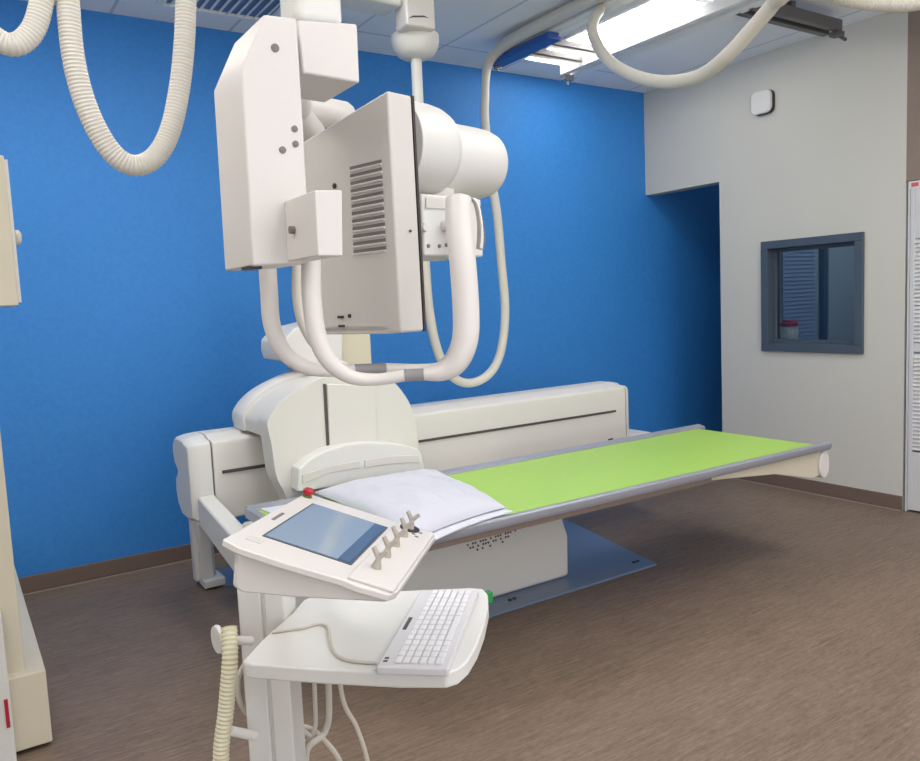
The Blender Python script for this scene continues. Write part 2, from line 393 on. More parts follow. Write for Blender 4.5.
# ------------------------------------------------------------ x-ray table
T = thing('xray_table', 'large white fluoroscopy table with lime green top and curved rear gantry', 'x-ray table', (2.1, 3.2, 0))
MB().prism([(1.45, 2.70, 0), (2.875, 2.70, 0), (3.04, 3.50, 0), (3.10, 4.10, 0), (1.0, 4.10, 0), (.965, 4.0, 0), (.985, 3.93, 0), (1.11, 3.79, 0), (1.2, 3.5, 0)], (0, 0, .012)).done('base_plate', 'plate', T, bevel=.002, label='slate blue floor plate')
for x, y in ((2.03, 2.78), (2.81, 2.78)):
    bo = MB().cyl((x-.012, y, .012), (x-.012, y, .018), .009, seg=12).cyl((x+.014, y, .012), (x+.014, y, .018), .009, seg=12).done('anchor_bolt', 'dark', T)
# pedestal: profile in (y, z), pulled along x
prof = [(2.84, .012), (2.835, .215), (2.90, .36), (2.93, .45), (3.35, .45), (3.38, .012)]
MB().prism([(1.0, y, z) for y, z in prof], (1.425, 0, 0)).done('pedestal', 'shell', T, bevel=.022, seg=4)
dots = MB()
ddir = V((0, .065, .145)).normalized(); dn = V((0, -.145, .065)).normalized()
pat = ["01101100111010011011", "10110111010111011101", "01101011101101011000", "00010100100001000000"]
for r, row in enumerate(pat):
    for k, ch in enumerate(row):
        if ch == '1':
            p = V((1.855+k*.0142+(r % 2)*.005, 2.835, .215)) + ddir*(.088-r*.016+k*.0006)
            dots.lathe(p+dn*.0005, dn, [(0, .0052), (.0015, .0052)], 8)
dots.done('emblem_dots', 'slot', T, label='dark dotted lettering on the pedestal')
# table top
tx0, tx1, ty0, ty1, tz = .94, 3.60, 2.215, 3.06, .575
MB().box(tx0+.02, 3.555, ty0+.06, ty1-.06, tz-.03, tz).done('tabletop', 'green', T, bevel=.002, label='lime green top surface')
def rail(y0, y1, flip, name, x1):
    s = -1 if flip else 1; ya = y1 if flip else y0
    pr = [(0, .586), (0, .566), (.008, .552), (.058, .548), (.058, .578), (.05, .582), (.012, .590)]
    return MB().prism([(tx0, ya+s*a, z) for a, z in pr], (x1-tx0, 0, 0)).done(name, 'alu', T, bevel=.002)
rail(ty0, ty0+.06, False, 'side_rail', 3.60); rail(ty1-.06, ty1, True, 'side_rail', 3.62)
MB().box(tx0+.01, 3.56, ty0+.05, ty1-.055, .516, .546).done('shade_toned_tray', 'taupe', T, bevel=.004)  # taupe paints in the brown shade below the side rail
MB().box(1.05, 3.45, ty0+.12, ty1-.1, .495, .515).done('table_frame', 'slot', T, bevel=.01)
MB().prism([(2.75, ty0+.035, .546), (2.75, ty0+.035, .53), (3.20, ty0+.035, .485), (3.50, ty0+.035, .415), (3.57, ty0+.035, .43), (3.58, ty0+.035, .546)], (0, .05, 0)).done('end_brace', 'beige', T, bevel=.006)
MB().prism([(3.575+math.cos(a)*.042, ty0+.02, .478+math.sin(a)*.070) for a in [2*PI*k/20 for k in range(20)] for z in (0,)], (0, .14, 0)).done('end_knob', 'white', T, bevel=.01, label='white rounded end cap')
MB().box(tx0-.01, tx0+.02, ty0+.02, ty1-.02, .545, .585).done('end_strip', 'alu', T, bevel=.004)
# rear rail housing with lobed back (profile in y, z)
def lobes():
    p = [(3.40, .46), (3.40, .785), (3.405, .803), (3.425, .812), (3.47, .815), (3.485, .824), (3.52, .828), (3.62, .828), (3.67, .82), (3.71, .79), (3.72, .75), (3.70, .70), (3.64, .665),
         (3.65, .645), (3.70, .61), (3.71, .55), (3.69, .49), (3.62, .445), (3.5, .44)]
    return p
MB().prism([(.92, y, z) for y, z in lobes()], (2.465, 0, 0)).done('rail_housing', 'shell', T, bevel=.006)
def endcap(x0, x1, sg, name):
    xs = [x0, x0+(x1-x0)*.5, x0+(x1-x0)*.85, x1]; sh = [0, .01, .03, .055]; rings = []
    cy, cz = 3.57, .65
    for x, s in zip(xs, sh):
        rings.append([V((x, cy+(y-cy)*(1-s*3.2), cz+(z-cz)*(1-s*2.2))) for y, z in lobes()])
    return MB().loft(rings).done(name, 'white2', T, bevel=.003)
endcap(.914, .822, -1, 'end_cap'); endcap(3.389, 3.43, 1, 'end_cap')
MB().box(.955, 1.18, 3.394, 3.402, .662, .676).done('slot_strip', 'slot', T, label='dark slot on the left of the housing')
MB().box(1.90, 3.30, 3.394, 3.402, .664, .676).done('slot_strip', 'slot', T, label='long dark slot on the right of the housing')
MB().box(3.30, 3.60, 3.40, 3.62, .455, .505).done('tail_shelf', 'shell', T, bevel=.01)
MB().box(3.235, 3.27, 3.394, 3.402, .497, .510).done('latch', 'dark', T)
# lower housing carrying rail down to the plate
MB().box(1.3, 2.35, 3.42, 3.70, .012, .46).done('rear_base', 'shell', T, bevel=.02)
# leg bracket at the left end
MB().box(.935, 1.035, 3.93, 3.99, .03, .46).box(.935, 1.035, 3.60, 3.99, .42, .47).done('leg_bracket', 'white2', T, bevel=.008)
# support arm from the housing to the head end of the table
MB().prism([(.84, 3.40, .58), (.84, 3.40, .45), (.84, 2.90, .36), (.84, 2.62, .36), (.84, 2.62, .47)], (.075, 0, 0)).done('support_arm', 'white2', T, bevel=.012, seg=3)
MB().box(.915, 1.6, 2.64, 2.72, .40, .46).done('support_arm_foot', 'white2', T, bevel=.01)
MB().box(.955, 1.06, 3.85, 4.0, .012, .05).box(.955, 1.015, 3.89, 3.94, .05, .33).done('foot_pad', 'white2', T, bevel=.006)
# arched carriage straddling the housing
YC = 3.10
fo = cr([(290, 505), (284, 492), (276, 475), (271.5, 445), (267.5, 427), (269, 418), (277, 406), (288, 396), (301, 388), (324, 377.5), (350, 371.5), (372, 372.5), (392, 381), (404, 394), (412, 409), (417, 430), (421, 465), (425, 500)], 4)
fp = [aty(x, y, YC) for x, y in fo]
fp[0].z = fp[-1].z = .50
cx = sum(p.x for p in fp)/len(fp)
def sc_(p, k, y, dz=0): return V((cx+(p.x-cx)*k, y, .5+(p.z-.5)*k+dz))
MB().loft([[sc_(p, 1.0, YC) for p in fp], [sc_(p, 1.0, YC+.12) for p in fp]]).done('carriage_front', 'shell', T, bevel=.012, seg=3)
up_ = [p for p in fp if p.z > .835]
def arch(k, y, z0=.832):
    r = [sc_(p, k, y) for p in up_]
    r = [V((p.x, p.y, max(p.z, z0+.002))) for p in r]
    return [V((r[0].x, y, z0))]+r+[V((r[-1].x, y, z0))]
MB().loft([arch(.955, YC+.11), arch(.955, YC+.34)]).done('carriage_barrel', 'shell', T, bevel=.004)
MB().loft([arch(.985, YC+.33), arch(1.0, YC+.35), arch(1.0, YC+.44), arch(.975, YC+.50), arch(.91, YC+.53)]).done('carriage_rear', 'white2', T, bevel=.006, seg=3)
MB().box(1.24, 1.78, YC+.10, 3.41, .50, .80).done('carriage_core', 'shell', T)
sl = [aty(*q, YC-.006) for q in ((323.5, 384), (326, 384), (330, 455), (327.5, 455))]
MB().prism(sl, (0, .012, 0)).done('panel_seam', 'slot', T, label='dark vertical seam on the arched cover')
sl = [aty(*q, YC-.012) for q in ((327, 384), (376, 386), (377, 462), (331, 466))]
MB().prism(sl, (0, .016, 0)).done('centre_panel', 'shell', T, bevel=.004)
# head board with recessed bands
hb = [aty(*q, 3.02) for q in ((298, 492), (299, 469), (312, 458), (326, 450.5), (345, 445), (368, 442.5), (390, 443), (408, 445.5), (418, 449), (422, 454), (426, 475))]
MB().prism(hb, (0, .10, 0)).done('head_board', 'white2', T, bevel=.008, seg=3)
hb2 = [aty(*q, 3.014) for q in ((303, 475), (330, 466), (360, 460.5), (360, 468), (330, 473), (303, 484))]
MB().prism(hb2, (0, .01, 0)).done('head_board_recess', 'greyface', T, bevel=.002)
hb2 = [aty(*q, 3.014) for q in ((365, 460), (395, 456), (419, 455.5), (420, 462.5), (395, 463.5), (365, 467.5))]
MB().prism(hb2, (0, .01, 0)).done('head_board_recess', 'greyface', T, bevel=.002)
# tower above the carriage
tl, tr = aty(330, 380, 3.45).x, aty(373.5, 380, 3.45).x
MB().box(tl, tr, 3.45, 3.62, .9, 1.75).done('tower_column', 'beige', T, bevel=.012, label='beige upright tower column')
tb = [aty(*q, 3.40) for q in ((283, 341), (295, 328), (320, 322), (343, 322), (343, 364), (312, 366), (286, 361), (283, 352))]
MB().prism(tb, (0, .30, 0)).done('tower_head', 'white2', T, bevel=.008, seg=3)
tb = [aty(*q, 3.36) for q in ((311, 364), (345, 361), (352, 366), (352, 374), (311, 372))]
MB().prism(tb, (0, .3, 0)).done('tower_neck', 'shell', T, bevel=.004)

# ------------------------------------------------------ pillow and sheet
def pillow(name, quad, z0, h, wr, m, nseg=44, seed=0, rim=.006):
    A, B, C_, D = [V(q+(0,)) for q in quad]; g = {}
    b = MB(); bm_ = b.b
    def pos(i, j, top):
        u, v = i/nseg, j/nseg
        uu, vv = 2*u-1, 2*v-1
        k = (1-abs(uu)**3.2)*(1-abs(vv)**3.2)
        pull = .035*(1-vv*vv)*uu*(abs(uu) > .0), .035*(1-uu*uu)*vv
        u2 = min(1, max(0, u-pull[0]*abs(uu))); v2 = min(1, max(0, v-pull[1]*abs(vv)))
        p = (A*(1-u2)+B*u2)*(1-v2)+(D*(1-u2)+C_*u2)*v2
        if top:
            w = noise.noise(V((p.x*9+seed, p.y*5, 0)))*.6+noise.noise(V((p.x*22, p.y*17+seed, 2)))*.35
            p.z = z0+rim+h*max(0, k)**.55*(1+wr*w)
            p.z += .004*noise.noise(V((p.x*14, p.y*14, seed)))*(1-k)
        else: p.z = z0
        return p
    T_ = [[bm_.verts.new(pos(i, j, 1)) for j in range(nseg+1)] for i in range(nseg+1)]
    B_ = [[bm_.verts.new(pos(i, j, 0)) for j in range(nseg+1)] for i in range(nseg+1)]
    for i in range(nseg):
        for j in range(nseg):
            bm_.faces.new((T_[i][j], T_[i+1][j], T_[i+1][j+1], T_[i][j+1])); bm_.faces.new((B_[i][j], B_[i][j+1], B_[i+1][j+1], B_[i+1][j]))
        bm_.faces.new((T_[i][0], B_[i][0], B_[i+1][0], T_[i+1][0])); bm_.faces.new((T_[i][nseg], T_[i+1][nseg], B_[i+1][nseg], B_[i][nseg]))
        bm_.faces.new((T_[0][i], T_[0][i+1], B_[0][i+1], B_[0][i])); bm_.faces.new((T_[nseg][i], B_[nseg][i], B_[nseg][i+1], T_[nseg][i+1]))
    return b.done(name, m, angle=70)
o = pillow('folded_sheet', [(1.20, 2.11), (1.665, 2.25), (1.72, 2.94), (1.24, 2.94)], .592, .006, .2, 'paper', 20, 3, .004)
tag(o, 'thin white folded sheet lying under the pillow on the green table', 'sheet')
o = pillow('pillow', [(1.18, 2.15), (1.655, 2.285), (1.80, 3.005), (1.215, 3.005)], .603, .058, .5, 'linen')
tag(o, 'flat white pillow with crumpled cover on the head end of the table', 'pillow')
o = pillow('paper_sheet', [(.99, 2.75), (1.12, 2.72), (1.16, 3.0), (.98, 3.02)], .5755, .008, .2, 'paper', 10, 5, .004)
tag(o, 'small white sheet at the far left corner of the table top', 'sheet')

# -------------------------------------------- overhead x-ray tube assembly
X = thing('xray_tube_assembly', 'white ceiling-hung x-ray tube head with vented housing and U-shaped grab handles', 'x-ray tube', (.8, 1.6, 1.15))
YT = 1.40
tp = [aty(*q, YT) for q in ((264, 14), (297, 18), (304, 132), (311, 263), (253, 266), (241, 68))]
MB().prism(tp, (0, .17, 0)).done('arm_housing', 'white', X, bevel=.005, seg=3)
for q, r in (((275, 48), .0075), ((294.5, 129), .006), ((282.5, 150), .0065), ((295.5, 144), .006)):
    p = aty(*q, YT); MB().lathe(p+V((0, .002, 0)), (0, -1, 0), [(0, r), (.004, r), (.005, r*.6)], 16).done('screw_cap', 'ventgrey', X)
b1 = [aty(*q, 1.44) for q in ((297, 19.5), (357.5, 23.6), (360, 83), (303, 73))]
MB().prism(b1, (0, .17, 0)).done('column_block', 'white', X, bevel=.005, seg=3)
pc = aty(311, 18, 1.53)
MB().box(pc.x-.052, pc.x+.048, 1.475, 1.575, pc.z-.03, 2.45).done('telescopic_column', 'white2', X, bevel=.02, seg=4)
MB().box(pc.x-.075, pc.x+.075, 1.45, 1.60, 2.45, 2.80).done('telescopic_sleeve', 'white2', X, bevel=.02, seg=4)
MB().box(pc.x-.2, pc.x+.25, 1.30, 1.70, 2.80, ZC).done('ceiling_carriage', 'white2', X, bevel=.01)
sm_ = [aty(*q, 1.395) for q in ((286, 35.5), (297.5, 32), (297.5, 33), (286, 36.2))]
# small bracket box in front
s1 = [aty(*q, 1.26) for q in ((314.5, 190), (342.5, 190), (343, 256), (318, 256))]
MB().prism(s1, (0, .15, 0)).done('handle_box', 'white', X, bevel=.003)
p = aty(289.5, 230, 1.36); MB().cyl(p, p+V((.03, 0, 0)), .007, seg=12).done('handle_box_stud', 'ventgrey', X)

# vented generator housing in its own turned frame
P0 = atd(394.5, 210, 1.65); ha = math.radians(-14.5)
da = V((math.sin(ha), math.cos(ha), 0)); db = V((da.y, -da.x, 0)); na = -db
def fr3(b, a, z): return P0 + db*b + da*a + V((0, 0, z))   # b: to the right, a: away, z: up
gp = [atp(*q, P0, na) for q in ((387.5, 90), (401, 333), (322, 334.5), (309, 300), (298, 144.5))]
MB().prism(gp, db*.070).done('generator_cover', 'greyface', X, bevel=.006, seg=3)
gp2 = [p + db*.071 for p in gp]
g2 = [p+(gp2[2]-p)*.0 for p in gp2]
MB().prism(gp2, db*.006).done('cover_seam', 'blackglow', X, label='thin dark seam around the cover')
gc = sum(gp, V())/5
back = [gc+(p-gc)*.90+db*.0765 for p in gp]
MB().prism(back, db*.02).done('rear_cover', 'greyface', X, bevel=.004)
# vent slots
for k in range(12):
    yy = 169+k*(252-169)/11 ; y2 = 161.5+k*(248-161.5)/11
    x0, x1 = 350.5+k*.35, 382+k*.42
    q = [atp(*c_, P0-db*(-.001), na) for c_ in ((x0, yy-2.0), (x1, y2-2.0), (x1, y2+1.6), (x0, yy+1.6))]
    MB().prism([p-db*.0025 for p in q], db*.004).done('vent_slot', 'ventgrey', X)
    # raised louvre lip beneath each slot
    q = [atp(*c_, P0, na) for c_ in ((x0, yy+1.6), (x1, y2+1.6), (x1, y2+3.6), (x0, yy+3.6))]
    MB().prism([p-db*.005 for p in q], db*.006).done('vent_lip', 'greyface', X, bevel=.001)
for q, w, h in (((341, 317), 5, .003), ((342, 326), 5, .0025), ((350, 316), 2, .004)):
    p = atp(*q, P0, na); MB().prism([p-na*0+da*w*.002+V((0, 0, h)), p-da*w*.002+V((0, 0, h)), p-da*w*.002-V((0, 0, h)), p+da*w*.002-V((0, 0, h))], -db*.003).done('status_mark', 'dark', X)
p = atp(410, 231, P0, -da); MB().lathe(p, -da, [(0, .003), (.003, .003), (.004, .001)], 12).done('cover_screw', 'dark', X)
p = atp(335, 186, P0, na); MB().lathe(p, -db, [(-.002, .006), (.003, .006), (.004, .002)], 12).done('cover_plug', 'dark', X)

# tube drums, axis along db
zc = None
c0 = fr3(.10, .15, 0)
def zfor(pt, y):
    """height at which the vertical line through pt shows at image row y"""
    lo, hi = -1, 4
    for _ in range(50):
        m_ = (lo+hi)/2; v = V((pt.x, pt.y, m_))-EYE; py = 380.5-F*v.dot(UP)/v.dot(FW)
        if py > y: lo = m_
        else: hi = m_
    return (lo+hi)/2
e0 = fr3(.30, .15, 0)
za, zb = zfor(e0, 121), zfor(e0, 196.5)
zc = (za+zb)/2; rr = (za-zb)/2*.98
c0 = V((c0.x, c0.y, zc))
MB().lathe(c0-da*.045, db, [(-.005, rr*1.18), (.085, rr*1.18), (.11, rr*1.15), (.13, rr*1.08), (.14, rr*.98), (.145, rr*.9)], 48).done('tube_shoulder', 'white2', X, bevel=.003)
MB().lathe(c0+db*.12, db, [(-.02, rr), (.19, rr), (.23, rr*.985), (.252, rr*.93), (.264, rr*.82), (.27, rr*.6)], 48).done('tube_drum', 'white2', X)
# rear arm and pivot between the column block and the tube head
pv = atd(350, 117, 2.05)
MB().lathe(pv, -db, [(0, .018), (.006, .030), (.02, .036), (.18, .036)], 32).done('pivot_drum', 'white', X)
ve = pv-db*.17
MB().path([V(((aty(290, 95, 1.58).x), 1.58, b1[2].z+.06)), V(((aty(290, 95, 1.58).x), 1.60, ve.z+.03)), ve], .04, 16, 4).done('pivot_stem', 'white', X)
MB().path([ve+V((0, .0, 0)), V((ve.x+.12, ve.y+.06, zc)), c0+db*.03+da*.06], .04, 16, 4).done('rear_arm', 'white', X)
# collimator
CP = fr3(.075, .05, 0)
cq = [atp(*q, CP, -da) for q in ((421.5, 193), (476, 199), (476, 254), (424, 256))]
zt, zb_ = max(p.z for p in cq), min(p.z for p in cq)
cb_ = (cq[1]-cq[0]).dot(db)
b0 = (cq[0]-P0).dot(db)
cl = MB().box(b0, b0+cb_+.02, .05, .21, zb_-P0.z, zt-P0.z, fr3).done('collimator', 'white2', X, bevel=.006, seg=3)
p1 = [atp(*q, CP, -da)-da*.002 for q in ((425, 198), (445, 200), (445, 209), (425, 208))]
MB().prism(p1, -da*.002).done('collimator_label', 'greyface', cl)
for q, r in (((421, 228), .010), ((444, 226), .014)):
    p = atp(*q, CP, -da); MB().lathe(p, -da, [(0, r), (.012, r), (.016, r*.8)], 20).done('knob', 'white', cl)
for q in ((428, 246), (439, 246), (446, 245)):
    p = atp(*q, CP, -da); MB().lathe(p, -da, [(0, .0045), (.003, .0045), (.004, .002)], 14).done('button', 'ventgrey', cl)
MB().box(b0+.03, b0+cb_-.02, .10, .20, zt-P0.z-.002, zt-P0.z+.03, fr3).done('collimator_mount', 'greyface', X, bevel=.004)

# grab handles
def D_(x, y, d): return atd(x, y, d)
dh = 1.47
pts = [(311, 262, 1.50), (312, 300, 1.50), (317, 335, 1.50), (329, 361, 1.50), (350, 376.5, 1.51), (375, 379.5, 1.52), (405, 375.5, 1.52)]
MB().path([D_(311.5, 250, 1.50)]+[D_(*q) for q in pts], [.0185, .0185, .0185, .0180, .0165, .0140, .0120, .0115], 20, 8).done('grab_handle', 'white', X)
MB().path([D_(405, 375.5, 1.52), D_(424, 374.5, 1.52)], .0122, 20).done('grip_band', 'grip', X, label='grey band on the front grab handle')
pts = [(424, 374.5, 1.52), (443, 372.5, 1.52), (457, 362, 1.52), (465, 340, 1.52), (466, 310, 1.52), (463, 265, 1.52), (459, 225, 1.53), (458.5, 199, 1.54)]
MB().path([D_(*q) for q in pts], [.0115, .0165, .022, .0255, .026, .026, .026, .0255], 20, 8).done('grab_handle', 'white', X)
pts = [(267, 258, 1.66), (269, 290, 1.66), (272, 325, 1.66), (284, 352, 1.67), (305, 367, 1.69), (330, 371, 1.72), (354, 369.5, 1.75)]
MB().path([D_(*q) for q in pts], [.0185, .0185, .018, .017, .0155, .013, .0115], 20, 8).done('grab_handle', 'white', X)
MB().path([D_(354, 369.5, 1.75), D_(385, 368, 1.78)], .0118, 20).done('grip_band', 'grip', X, label='grey band on the rear grab handle')
pts = [(385, 368, 1.78), (420, 369, 1.80), (441, 367, 1.80), (454, 352, 1.80), (462, 320, 1.80), (463, 260, 1.80), (462, 215, 1.80)]
MB().path([D_(*q) for q in pts], [.0115, .012, .014, .015, .015, .015, .015], 20, 8).done('grab_handle', 'white', X)
pts = [(298, 255, 1.60), (297, 290, 1.60), (301, 318, 1.60), (311, 339, 1.60), (322, 350, 1.60)]
MB().path([D_(*q) for q in pts], .0105, 14, 8).done('inner_tube', 'hose', X)
pts = [(470, 198, 1.62), (476, 203, 1.62), (480, 220, 1.62), (481, 236, 1.62), (480, 249, 1.62)]
MB().path([D_(*q) for q in pts], [.005, .006, .007, .0085, .0085], 14, 8).done('release_lever', 'steel', X, label='curved chrome lever')
gl = [aty(*q, 1.42) for q in ((250, 265), (262, 264), (262, 269), (250, 269))]
MB().prism(gl, (0, .05, 0)).done('bottom_latch', 'dark', X)
MB().box(-.0, .05, .04, .30, gp[2].z-P0.z+.0, gp[2].z-P0.z+.02, fr3).done('cover_foot', 'greyface', X, bevel=.003)

# ------------------------------------------------------ hanging hoses
def hose(name, pts, r, lab, m='hose', rib=True, pitch=.0075):
    b = MB()
    if rib: b.ribbed(pts, r, pitch)
    else: b.path(pts, r, 18, 10)
    o = b.done(name, m); tag(o, lab, 'hose', 'hanging cable hoses'); return o
Yh = 1.8
pp = [aty(*q, Yh) for q in ((65, -60), (68, 0), (73, 55), (84, 100), (101, 137), (119, 159), (138, 165.5), (157, 155), (171, 128), (180, 85), (184.5, 40), (186, 0), (188, -60))]
hose('hanging_hose', [V((pp[0].x-.02, Yh, 2.86))]+[V((pp[0].x, Yh, 2.5))]+pp+[V((pp[-1].x+.01, Yh, 2.5)), V((pp[-1].x+.04, Yh, 2.86))], .0225, 'cream ribbed hose hanging in a deep loop before the blue wall, second from left')
pp = [aty(*q, Yh) for q in ((-38, -60), (-27, -5), (-14, 28), (4, 43), (20, 43), (34, 28), (42, 0), (45, -30), (47, -60))]
hose('hanging_hose', [V((pp[0].x, Yh, 2.86))]+pp+[V((pp[-1].x+.01, Yh, 2.5)), V((pp[-1].x+.02, Yh, 2.86))], .0225, 'ribbed hose loop cut off by the top left corner')
# far hose: along the blue edged rail, down behind the tube head, back up to the pendant pole
pp = [V((2.93, 3.0, 2.885-.05)), ]
r0 = [V((2.885, 2.4, 2.845)), V((2.885, 3.35, 2.845)), V((2.885, 3.75, 2.84)), aty(493, 56, 3.93), aty(487.5, 66, 3.92), aty(485.5, 80, 3.85), aty(485, 98, 3.8), aty(485, 120, 3.75), aty(490, 170, 3.65), aty(497, 215, 3.6), aty(501, 260, 3.6), aty(505, 310, 3.6),
      aty(501, 350, 3.6), aty(490, 373, 3.6), aty(471, 383, 3.6), aty(453, 377, 3.58), aty(438, 352, 3.55), aty(429, 310, 3.5), aty(425, 262, 3.45), aty(421, 200, 3.4), aty(417, 150, 3.33)]
b = MB().path(r0, [.034]*3+[.032, .028]+[.0245]*15, 18, 8); o = b.done('hanging_hose', 'hose'); tag(o, 'smooth white hose drooping from the blue edged rail behind the x-ray tube', 'hose', 'hanging cable hoses')
for q in ((0, 0),): pass
# hose from the rail towards the top right
ds = [(594, 8, 3.9), (592, 26, 3.85), (597, 44, 3.75), (609, 61, 3.6), (628, 73, 3.45), (651, 80.5, 3.3), (676, 81.5, 3.15), (702, 75, 3.0), (727, 56, 2.85), (750, 31, 2.75), (773, 4, 2.65), (790, -25, 2.55)]
pts = [atd(*q) for q in ds]; 
pts = [V((2.93, pts[0].y+.05, 2.80))]+pts[1:]+[V((pts[-1].x+.1, pts[-1].y-.05, 2.84))]
hose('hanging_hose', pts, .0262, 'smooth ivory hose sagging across the bright ceiling light', 'hose', False)
pts = [atd(*q) for q in ((770, -62, 2.1), (800, -30, 2.1), (835, -8, 2.1), (880, 1, 2.1), (925, -2, 2.1), (985, -30, 2.1), (1010, -80, 2.1))]
pts = [V((pts[0].x-.05, pts[0].y, 2.86))]+pts+[V((pts[-1].x+.02, pts[-1].y, 2.86))]
hose('hanging_hose', pts, .027, 'ribbed hose grazing the top right corner before the grey wall')
# hose carriages on the ceiling
for x, y, l in ((.27, 1.8, 'above the second ribbed hose loop'),):
    rr_ = thing('hose_track', 'white ceiling track holding the ribbed hoses, above the frame', 'rail', (.2, 1.8, 2.84))
    MB().box(-.35, .75, 1.76, 1.84, 2.85, ZC).done('track_body', 'railw', rr_, bevel=.004)

# ------------------------------------------------------------ pendant pole
PN = thing('ceiling_pendant', 'slim white pendant pole under a bell cover hanging from the ceiling', 'pendant', (1.975, 3.3, 1.85))
px = 1.977
MB().cyl((px, 3.3, 1.85), (px, 3.3, 2.60), .0255).done('pole', 'white2', PN)
zb0, zb1 = aty(413, 59, 3.3).z, aty(413, 38, 3.3).z
hh = zb1-zb0
MB().lathe((px, 3.3, zb0), (0, 0, 1), [(0, .03), (hh*.04, .062), (hh*.2, .088), (hh*.5, .106), (hh*.8, .113), (hh*1.1, .113), (hh*1.15, .10)], 40).done('bell_cover', 'white2', PN)
MB().cyl((px, 3.3, zb1-.01), (px, 3.3, ZC), .062).done('ceiling_tube', 'white2', PN)
bx0, bx1 = aty(405, 20, 3.15).x, aty(436, 20, 3.15).x; bz0 = aty(420, 27, 3.15).z
MB().box(bx0+.01, bx1, 3.15, 3.26, bz0, bz0+.15).done('junction_box', 'white', PN, bevel=.012, seg=3)
MB().box(bx0-.62, bx0+.01, 3.18, 3.34, bz0+.09, bz0+.155).done('arm', 'white2', PN, bevel=.015, seg=3)
gq = [aty(*q, 3.148) for q in ((408, 18.5), (413, 15.5), (424, 15.5), (429, 18), (424, 17), (413, 17.2))]
MB().prism(gq, (0, .006, 0)).done('grip_slot', 'slot', PN)
MB().lathe((px, 3.3, 1.83), (0, 0, 1), [(0, .03), (.01, .04), (.05, .04), (.06, .03)], 24).done('pole_end', 'white2', PN)

# ---------------------------------------------------------- wall bucky stand
B = thing('wall_bucky_stand', 'beige upright chest x-ray stand with low base at the left edge', 'x-ray stand', (.05, 3.2, 0))
MB().box(-.22, .118, 2.80, 2.98, .25, 2.35).done('post', 'beige', B, bevel=.004)
MB().box(.02, .172, 2.757, 4.44, .015, .255).done('base_box', 'beige', B, bevel=.004)
MB().box(.03, .155, 2.79, 4.42, 0, .016).done('base_gap_shade', 'dark', B)  # dark slab stands in for the shadowed gap under the base
MB().box(.1705, .1745, 2.86, 3.6, .10, .23).done('side_slot', 'dark', B, label='dark slot on the side of the base')
MB().box(-.30, .068, 2.72, 2.80, .0, .47).done('front_cover', 'white2', B, bevel=.004)
p = aty(6.5, 704, 2.72); MB().box(p.x-.006, p.x+.004, 2.716, 2.72, .12, .21).done('stripe', 'red', B, label='red stripe')
MB().box(-.42, .192, 2.66, 2.80, 1.405, 1.838).done('detector_housing', 'beige', B, bevel=.004)
MB().box(.192, .201, 2.67, 2.79, 1.415, 1.828).done('side_trim', 'white2', B)
MB().lathe((.20, 2.73, 1.61), (1, 0, 0), [(0, .016), (.008, .022), (.016, .022), (.022, .012)], 20).done('knob', 'hose', B)

# ------------------------------------------------------- control console
K = thing('control_console', 'white tilted x-ray control console with touch screen and keyboard shelf on a column', 'console', (.49, 1.60, 0))
KO = V((.326, 1.173, 1.017)); kx = V((.703, -.642, -.307)).normalized(); ky = V((.662, .748, -.048)).normalized(); kz = kx.cross(ky).normalized()
if kz.z < 0: kz = -kz
def fk(x, y, z): return KO + kx*x + ky*y + kz*z
def kprism(pts, z0, z1, *a, **k):
    return MB().prism([fk(x, y, z0) for x, y in pts], kz*(z1-z0)).done(*a, **k)
kprism([(-.004, .0), (0, .36), (.262, .36), (.272, .34), (.272, .02), (.264, -.002), (.215, -.008), (.19, -.003), (.1, -.012), (.03, -.012)], -.012, 0, 'top_shell', 'white', K, bevel=.003)
kprism([(.196, .004), (.196, .352), (.262, .352), (.268, .34), (.268, .006)], 0, .005, 'control_panel', 'white', K, bevel=.002)
# wedge body below
def kring(y, ins):
    return [fk(.012+ins, y, -.011), fk(.262-ins, y, -.011), fk(.262-ins, y, -.018), fk(.20, y, -.034), fk(.12, y, -.056), fk(.035+ins, y, -.074), fk(.024+ins, y, -.070)]
MB().loft([kring(.008, .010), kring(.014, 0), kring(.35, 0), kring(.356, .010)]).done('body', 'white', K, bevel=.005, seg=3)
# screen
scn = kprism([(.034, .062), (.034, .304), (.185, .304), (.185, .062)], .0, .0012, 'screen_bezel', 'frame', K)
kprism([(.038, .066), (.038, .300), (.160, .300), (.160, .066)], .0012, .0020, 'display', 'screen', scn)
kprism([(.160, .066), (.160, .300), (.181, .300), (.181, .066)], .0012, .0020, 'menu_bar', 'screenbar', scn)
kprism([(.013, .15), (.013, .20), (.019, .20), (.019, .15)], 0, .0006, 'logo_plate', 'ventgrey', K)
kprism([(.02, .028), (.02, .05), (.045, .05), (.045, .028)], 0, .0008, 'marking', 'greyface', K)
# emergency stop
eb = fk(.012, .335, 0)
e = MB().lathe(eb, kz, [(0, .009), (.003, .009)], 20).done('stop_collar', 'teal', K)
MB().lathe(eb+kz*.003, kz, [(0, .0075), (.004, .0075), (.005, .010), (.011, .011), (.014, .008)], 20).done('stop_button', 'red', K, label='red emergency stop button')
